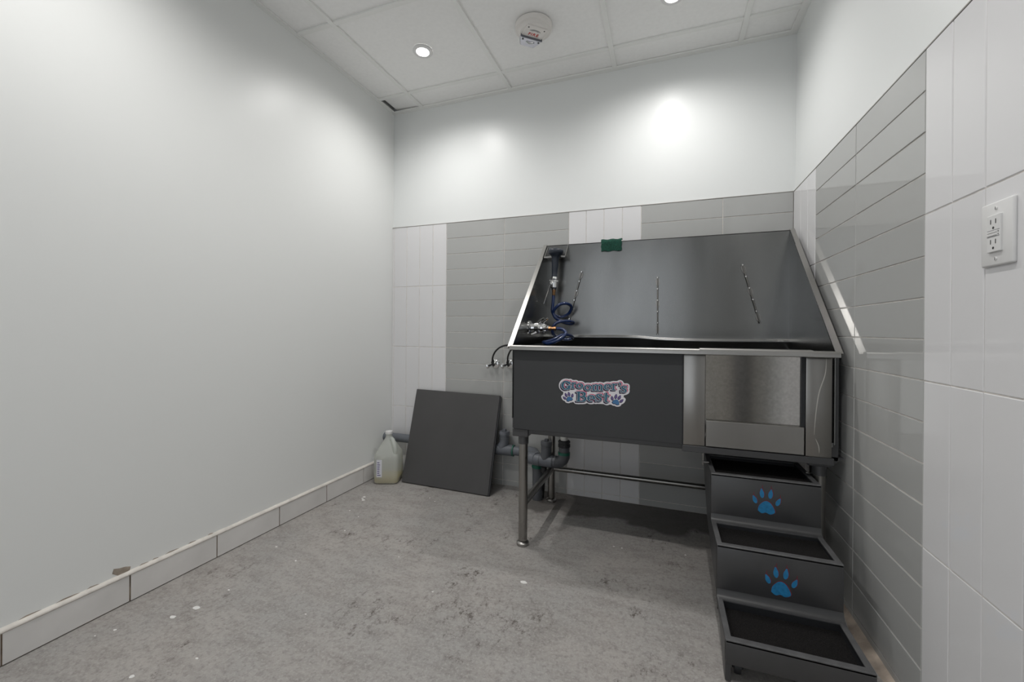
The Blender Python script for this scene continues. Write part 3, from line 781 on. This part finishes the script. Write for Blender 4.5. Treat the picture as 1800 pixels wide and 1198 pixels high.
# ------------------------------------------------------------------ pet stairs
sx0, sx1 = 1.884, 2.213
stair = thing('pet_stairs', 'charcoal three-step pet stairs with blue paw prints under the tub gate', 'pet stairs', (2.05, -.8, 0))
prof = [(-.43, .436), (-.72, .436), (-.72, .272), (-.905, .272), (-.905, .113), (-1.105, .113), (-1.105, .004), (-1.075, .004), (-.97, .085), (-.595, .225), (-.43, .39)]
put('side_panel', one(prism, prof, 'x', sx0, sx0+.014, .001), CHAR, stair)
put('side_panel', one(prism, prof, 'x', sx1-.014, sx1, .001), CHAR, stair)
steps = [(.436, -.72, -.46, .262), (.272, -.905, -.72, .103), (.113, -1.105, -.905, .050)]
paws = []
for k, (z, yf, yb, zb) in enumerate(steps):
    ri = put('riser', one(box, (sx0, yf-.003, zb), (sx1, yf+.010, z+.001), .002, 2), CHAR, stair)
    bm = bmesh.new()
    rw_ = .016
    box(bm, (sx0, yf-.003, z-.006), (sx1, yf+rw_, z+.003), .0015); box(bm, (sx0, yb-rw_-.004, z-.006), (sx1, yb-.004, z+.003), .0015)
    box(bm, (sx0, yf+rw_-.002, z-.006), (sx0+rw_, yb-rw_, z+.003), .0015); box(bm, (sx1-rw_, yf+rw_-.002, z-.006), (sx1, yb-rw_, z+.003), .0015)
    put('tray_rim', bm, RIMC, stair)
    if k:   # rolled fillet where the riser above meets the tray
        put('fillet', one(prism, [(yb-.004, z+.001), (yb-.020, z+.003), (yb-.011, z+.007), (yb-.006, z+.014), (yb-.004, z+.026)], 'x', sx0, sx1), CHAR, stair, angle=60)
    dz = .022 if k == 2 else .013
    put('grit_mat', one(box, (sx0+rw_-.001, yf+rw_-.001, z-dz-.006), (sx1-rw_+.001, yb-rw_-.003, z-dz)), GRIT, stair, smooth=False)
    for (a, b) in (((sx0+rw_-.003, yf+rw_-.003, z-dz-.008), (sx0+rw_, yb-rw_, z-.002)), ((sx1-rw_, yf+rw_-.003, z-dz-.008), (sx1-rw_+.003, yb-rw_, z-.002)), ((sx0, yb-rw_-.005, z-dz-.008), (sx1, yb-rw_-.002, z-.002))):
        put('tray_wall', one(box, a, b), RUBBER, stair, smooth=False)
    if k < 2:
        c = ((2.055, .361), (2.057, .191))[k]; yy = yf-.0038; s = .040
        mp = lambda x, y, c=c: (c[0]+x, c[1]-y*1.12)
        pad, toes = paw_pts(0, 0.004, s, .02, .82)
        strokes = [closed(q, .002) for q in [pad]+toes]
        for q in toes:
            tip = min(q, key=lambda p: p[1]); strokes.append([(tip[0], tip[1], .0024), (tip[0]+.001, tip[1]-.009, .0010)])
        dec = flat('paw_print', Field(strokes, .0011, .004).mesh(.0004, .0010, -.0010, yy, mp), PAW_L, stair, 'blue paw print decal with thin dark red outline')
        bm = bmesh.new(); poly_face(bm, pad, yy-.0004, mp); flat('pad', bm, PAW, dec)
        for q in toes:
            bm = bmesh.new(); poly_face(bm, q, yy-.0004, mp); flat('toe', bm, PAW, dec)
for x in (sx0+.035, sx1-.035):
    w_ = put('caster', one(lathe, [(.004, 0), (.019, .002), (.020, .006), (.020, .014), (.019, .018), (.004, .020)], (x-.010, -1.06, .020), (1, 0, 0), 20), RUBBER, stair)
    put('caster_fork', one(box, (x-.014, -1.075, .02), (x+.014, -1.045, .060), .002), RUBBER, w_)
for x, zt in ((1.868, .492), (2.222, .492)):
    bm = one(box, (x-.003, -.60, .425), (x+.003, -.575, zt), .001); tube(bm, [(x-.004, -.60, .44), (x+(.02 if x < 2 else -.02), -.60, .44)], .004, 8)
    put('hinge_hook', bm, STEEL_S, stair)
put('back_panel', one(box, (sx0, -.445, .38), (sx1, -.43, .436)), CHAR, stair, smooth=False)

# ------------------------------------------------------------------ leaning dark panel
bl, br, tr, tl = Vector((.215, -.188, .001)), Vector((.796, -.200, .001)), Vector((.796, -.026, .541)), Vector((.214, -.026, .549))
nr = (br-bl).cross(tl-bl).normalized()
if nr.y > 0: nr = -nr
th = .018
off = -nr*th
bm = bmesh.new(); lift = 0
A = [bm.verts.new(v) for v in (bl, br, tr, tl)]; B = [bm.verts.new(v+off) for v in (bl, br, tr, tl)]
bm.faces.new(A); bm.faces.new(B[::-1])
for k in range(4): bm.faces.new((A[k], B[k], B[(k+1) % 4], A[(k+1) % 4]))
minz = min(v.co.z for v in bm.verts); bmesh.ops.translate(bm, verts=bm.verts, vec=(0, 0, -minz+.0008))
bmesh.ops.bevel(bm, geom=list(bm.edges), offset=.0015, segments=1, affect='EDGES')
pn = thing('leaning_panel', 'square charcoal board leaning against the tiled wall and pipe', 'board', (.505, -.19, 0))
put('board', bm, BOARD, pn)
bm = bmesh.new(); ex = nr*.0004
for a, b in ((bl, br), (br, tr)):
    pass
tube(bm, [br+off*.5+Vector((.0018, 0, .004)), tr+off*.5+Vector((.0018, 0, -.002))], .0086, 4)
tube(bm, [bl+off*.5+Vector((.004, 0, .0105)), br+off*.5+Vector((0, 0, .0105))], .0075, 4)
put('edge_band', bm, RUBBER, pn, smooth=False)

# ------------------------------------------------------------------ jug
jg = thing('plastic_jug', 'translucent gallon jug with a little yellow liquid on the floor by the left corner', 'jug', (.118, -.185, 0), rz=.35)
def rsq(bm_z, hs, r, n=5):
    pts = []
    for q in range(4):
        cxx, cyy = [(1, 1), (-1, 1), (-1, -1), (1, -1)][q]
        for k in range(n+1):
            a = q*math.pi/2+k/n*math.pi/2
            pts.append((cxx*(hs-r)+r*math.cos(a), cyy*(hs-r)+r*math.sin(a), bm_z))
    return pts
def loft(sections, shift=None):
    bm = bmesh.new(); rings = [[bm.verts.new(p) for p in s] for s in sections]; n = len(rings[0])
    for a, b in zip(rings, rings[1:]):
        for k in range(n): bm.faces.new((a[k], a[(k+1) % n], b[(k+1) % n], b[k]))
    bm.faces.new(rings[0][::-1]); bm.faces.new(rings[-1]); return bm
secs = [rsq(z, h, r) for z, h, r in ((.0, .062, .022), (.003, .068, .025), (.010, .073, .026), (.060, .0745, .026), (.150, .0745, .026), (.165, .0735, .027), (.178, .070, .028), (.205, .056, .028), (.235, .040, .026), (.262, .024, .022), (.272, .0195, .0185), (.284, .0185, .0180), (.292, .0185, .0180))]
link('body', loft(secs), JUGM, jg, angle=50)
link('liquid', loft([rsq(z, h, r) for z, h, r in ((.0015, .0605, .022), (.010, .0715, .025), (.034, .0725, .025))]), LIQ, jg, angle=50)
link('cap', one(lathe, [(.021, .290), (.0225, .292), (.0225, .305), (.020, .308), (.001, .3085)], n=28), PLASTIC, jg)
link('handle', one(tube, [(.022, -.022, .268), (.034, -.034, .262), (.050, -.050, .232), (.055, -.055, .200), (.050, -.050, .172)], [.011, .012, .0125, .0125, .012], 12, smooth_path=0), JUGM, jg, angle=80)
lb = link('paper_label', one(box, (-.0755, -.050, .050), (-.0745, .050, .140)), LABELM, jg, smooth=False)
lb2 = link('paper_label', one(box, (-.052, -.0757, .045), (-.020, -.0747, .150)), LABELM, jg, smooth=False)
bm = bmesh.new()
for k in range(7):
    zz = .055+k*.0125; box(bm, (-.048, -.0762, zz), (-.048+random.uniform(.012, .022), -.0755, zz+.005))
link('label_print', bm, INK, jg, smooth=False)

# ------------------------------------------------------------------ drain pipes
dp = thing('drain_pipe', 'grey plastic drain pipe running along the wall under the tub', 'drain pipe', (.9, -.08, .0))
R = .027
put('pipe', one(tube, [(0.0, -.065, .236), (.80, -.065, .236)], R, 24), PVC, dp)
put('pipe', one(tube, [(.86, -.065, .236), (.985, -.068, .236)], R-.001, 24), PVC, dp)
bm = one(tube, [(.775, -.065, .236), (.90, -.065, .236)], .0325, 24)
tube(bm, [(.828, -.065, .236), (.833, -.065, .262), (.843, -.065, .275), (.843, -.065, .300)], [.030, .030, .028, .027], 24)
t1 = put('tee', bm, PVC, dp, angle=50)
def cleanout(root, x, y, z0, z1, m):
    c = put('cleanout_cap', one(lathe, [(.028, z0), (.028, z1-.022), (.031, z1-.020), (.031, z1-.004), (.029, z1), (.012, z1)], (x, y, 0), n=28), m, root)
    put('plug', one(lathe, [(.0125, z1-.002), (.0125, z1+.012), (.010, z1+.013)], (x, y, 0), n=4), m, c)
    bm = bmesh.new()
    for zz in (z0+.012, z0+.022): lathe(bm, [(.0285, zz), (.0292, zz+.001), (.0285, zz+.003)], (x, y, 0), n=28, caps=False)
    put('thread', bm, PVC_D, c)
cleanout(dp, .843, -.065, .288, .345, PVC)
put('green_primer', one(tube, [(.898, -.065, .236), (.904, -.065, .236)], .0331, 20), GREEN, dp)
put('joint_ring', one(tube, [(.893, -.065, .236), (.8975, -.065, .236)], .0334, 20), PVC_D, dp)
# elbow forward and the wye
put('elbow', one(tube, [(.965, -.068, .236), (1.00, -.070, .240), (1.03, -.085, .240), (1.045, -.11, .236), (1.06, -.135, .232)], [.031, .033, .033, .033, .031], 20, smooth_path=0), PVC, dp, angle=60)
put('wye', one(tube, [(1.035, -.165, .236), (1.085, -.17, .234), (1.165, -.17, .232)], .0325, 24), PVC, dp)
put('wye_branch', one(tube, [(1.120, -.17, .235), (1.124, -.17, .262), (1.128, -.17, .285), (1.128, -.17, .300)], [.031, .029, .027, .027], 24), PVC_D, dp, angle=50)
cleanout(dp, 1.128, -.17, .290, .340, PVC_D)
put('hub', one(tube, [(1.030, -.150, .236), (1.072, -.170, .236)], .0345, 24), PVC, dp)
for x in (1.090, 1.160, 1.178):
    put('joint_ring', one(tube, [(x, -.17, .233), (x+.004, -.17, .233)], .0342, 20), PVC_D, dp)
bd = [(1.160, -.17, .232), (1.185, -.17, .232), (1.205, -.17, .238), (1.220, -.17, .252), (1.226, -.17, .268), (1.226, -.17, .285)]
put('bend', one(tube, bd, .031, 24), PVC_D, dp, angle=60)
put('riser_pipe', one(tube, [(1.226, -.17, .275), (1.226, -.17, .330)], .0285, 24), PVC_D, dp)
put('slip_nut', one(lathe, [(.030, .318), (.0325, .320), (.0325, .334), (.030, .336), (.030, .341), (.0325, .343), (.0325, .351), (.026, .355)], (1.226, -.17, 0), n=16), RUBBER, dp, angle=20)
put('tailpiece', one(tube, [(1.226, -.17, .35), (1.226, -.17, .495)], .0195, 24), WPVC, dp)
put('green_primer', one(tube, [(1.2255, -.17, .278), (1.226, -.17, .292)], .0316, 20), GREEN, dp)
put('drop_pipe', one(tube, [(1.062, -.125, .225), (1.066, -.125, .15), (1.066, -.125, .0)], .029, 24), PVC_D, dp)
put('green_primer', one(tube, [(1.063, -.125, .176), (1.064, -.125, .196)], .0305, 20), GREEN, dp)
tp = put('trap_valve', one(lathe, [(.010, 0), (.016, .004), (.016, .030), (.012, .034)], (1.112, -.16, .165), (0, 0, 1), 16), RUBBER, dp)
put('primer_tube', one(tube, [(1.112, -.16, .166), (1.112, -.158, .12), (1.10, -.12, .06), (1.09, -.10, .004)], .006, 10, smooth_path=5), BLACKH, dp)

# ------------------------------------------------------------------ shut-off valves on the back wall
def valve(x, z, label, pts):
    t = thing('shutoff_valve', label, 'water valve', (x, 0, z), group='chrome shut-off valves with black hoses')
    put('escutcheon', one(lathe, [(.0285, 0), (.028, .003), (.020, .008), (.012, .010)], (x, -.0, z), (0, -1, 0), 28), CHROME, t)
    b = put('valve_body', one(tube, [(x, -.004, z), (x, -.055, z)], .010, 16), CHROME, t)
    put('outlet_nut', one(lathe, [(.009, -.012), (.0115, -.01), (.0115, .012), (.008, .018)], (x+.001, -.05, z+.012), (0, 0, 1), 6), CHROME, b)
    put('knob', one(lathe, [(.008, 0), (.0165, .003), (.0175, .010), (.0165, .017), (.006, .019)], (x-.020, -.052, z-.010), (-.9, -.4, -.1), 10), CHROME, b)
    put('stem', one(tube, [(x, -.05, z), (x-.024, -.055, z-.010)], .006, 10), RUBBER, b)
    bm = one(tube, pts, .0052, 12, smooth_path=6)
    tube(bm, [pts[0], (pts[0][0]+.012, pts[0][1]+.004, pts[0][2]-.018)], .0075, 10)
    put('supply_hose', bm, BLACKH, t, angle=80)
valve(.757, .735, 'chrome shut-off valve with black hose on the wall tiles, farther from the tub',
      [(.757, -.06, .742), (.761, -.062, .765), (.766, -.065, .785), (.782, -.07, .812), (.813, -.08, .837), (.851, -.09, .851), (.888, -.10, .853), (.93, -.12, .85), (1.10, -.20, .835)])
valve(.853, .738, 'chrome shut-off valve with black hose half hidden by the tub side',
      [(.853, -.06, .745), (.858, -.062, .768), (.863, -.07, .785), (.88, -.09, .812), (.907, -.12, .832), (.96, -.16, .845), (1.10, -.24, .83)])

# ------------------------------------------------------------------ outlet on the right wall
ot = thing('wall_outlet', 'white wall outlet plate with two sockets on the white tiles', 'power outlet', (W, -1.319, 1.128))
def OB(a, b, bev=.0, seg=1):   # local frame: u towards camera(-y), v up, w out of the wall
    bm = bmesh.new(); box(bm, (-b[2], -b[0], a[1]), (-a[2], -a[0], b[1]), bev, seg); return bm
link('plate', OB((-.040, -.060, -.001), (.040, .060, .0065), .0035, 3), PLASTIC, ot)
rc = link('receptacle', OB((-.0165, -.0345, .004), (.0165, .0345, .0105), .001), PLASTIC, ot)
for z0, s in ((.019, 1), (-.0185, 1)):
    for yy in (-.0065, .0060):
        link('slot', OB((yy-.0009, z0-.001, .0100), (yy+.0009, z0+.0075, .0108)), SLOT, rc, smooth=False)
    link('ground_hole', one(lathe, [(.0024, .0100), (.0024, .0108)], (0, 0, z0-.0085), (-1, 0, 0), 12), SLOT, rc)
link('button', OB((-.015, .0012, .010), (.009, .0048, .0118), .0005), PLASTIC, rc)
link('button', OB((-.015, -.0042, .010), (.009, -.0006, .0118), .0005), PLASTIC, rc)
bm = OB((-.0155, .0052, .0100), (.0155, .0066, .01075)); 
link('seam', bm, SHADE_P, rc, smooth=False); link('seam', OB((-.0155, -.0064, .0100), (.0155, -.0050, .01075)), SHADE_P, rc, smooth=False)
for z0 in (.0022, -.0028):
    link('indicator', one(lathe, [(.0010, .0100), (.0010, .0110)], (0, -.0125, z0), (-1, 0, 0), 8), SLOT, rc)
for z0 in (-.047, .047):
    sc = link('screw', one(lathe, [(.0032, .006), (.0032, .0074), (.002, .0079)], (0, 0, z0), (-1, 0, 0), 14), PLASTIC, ot)
    link('screw_slot', OB((-.0004, z0-.0026, .0079), (.0004, z0+.0026, .0083)), SLOT, sc, smooth=False)
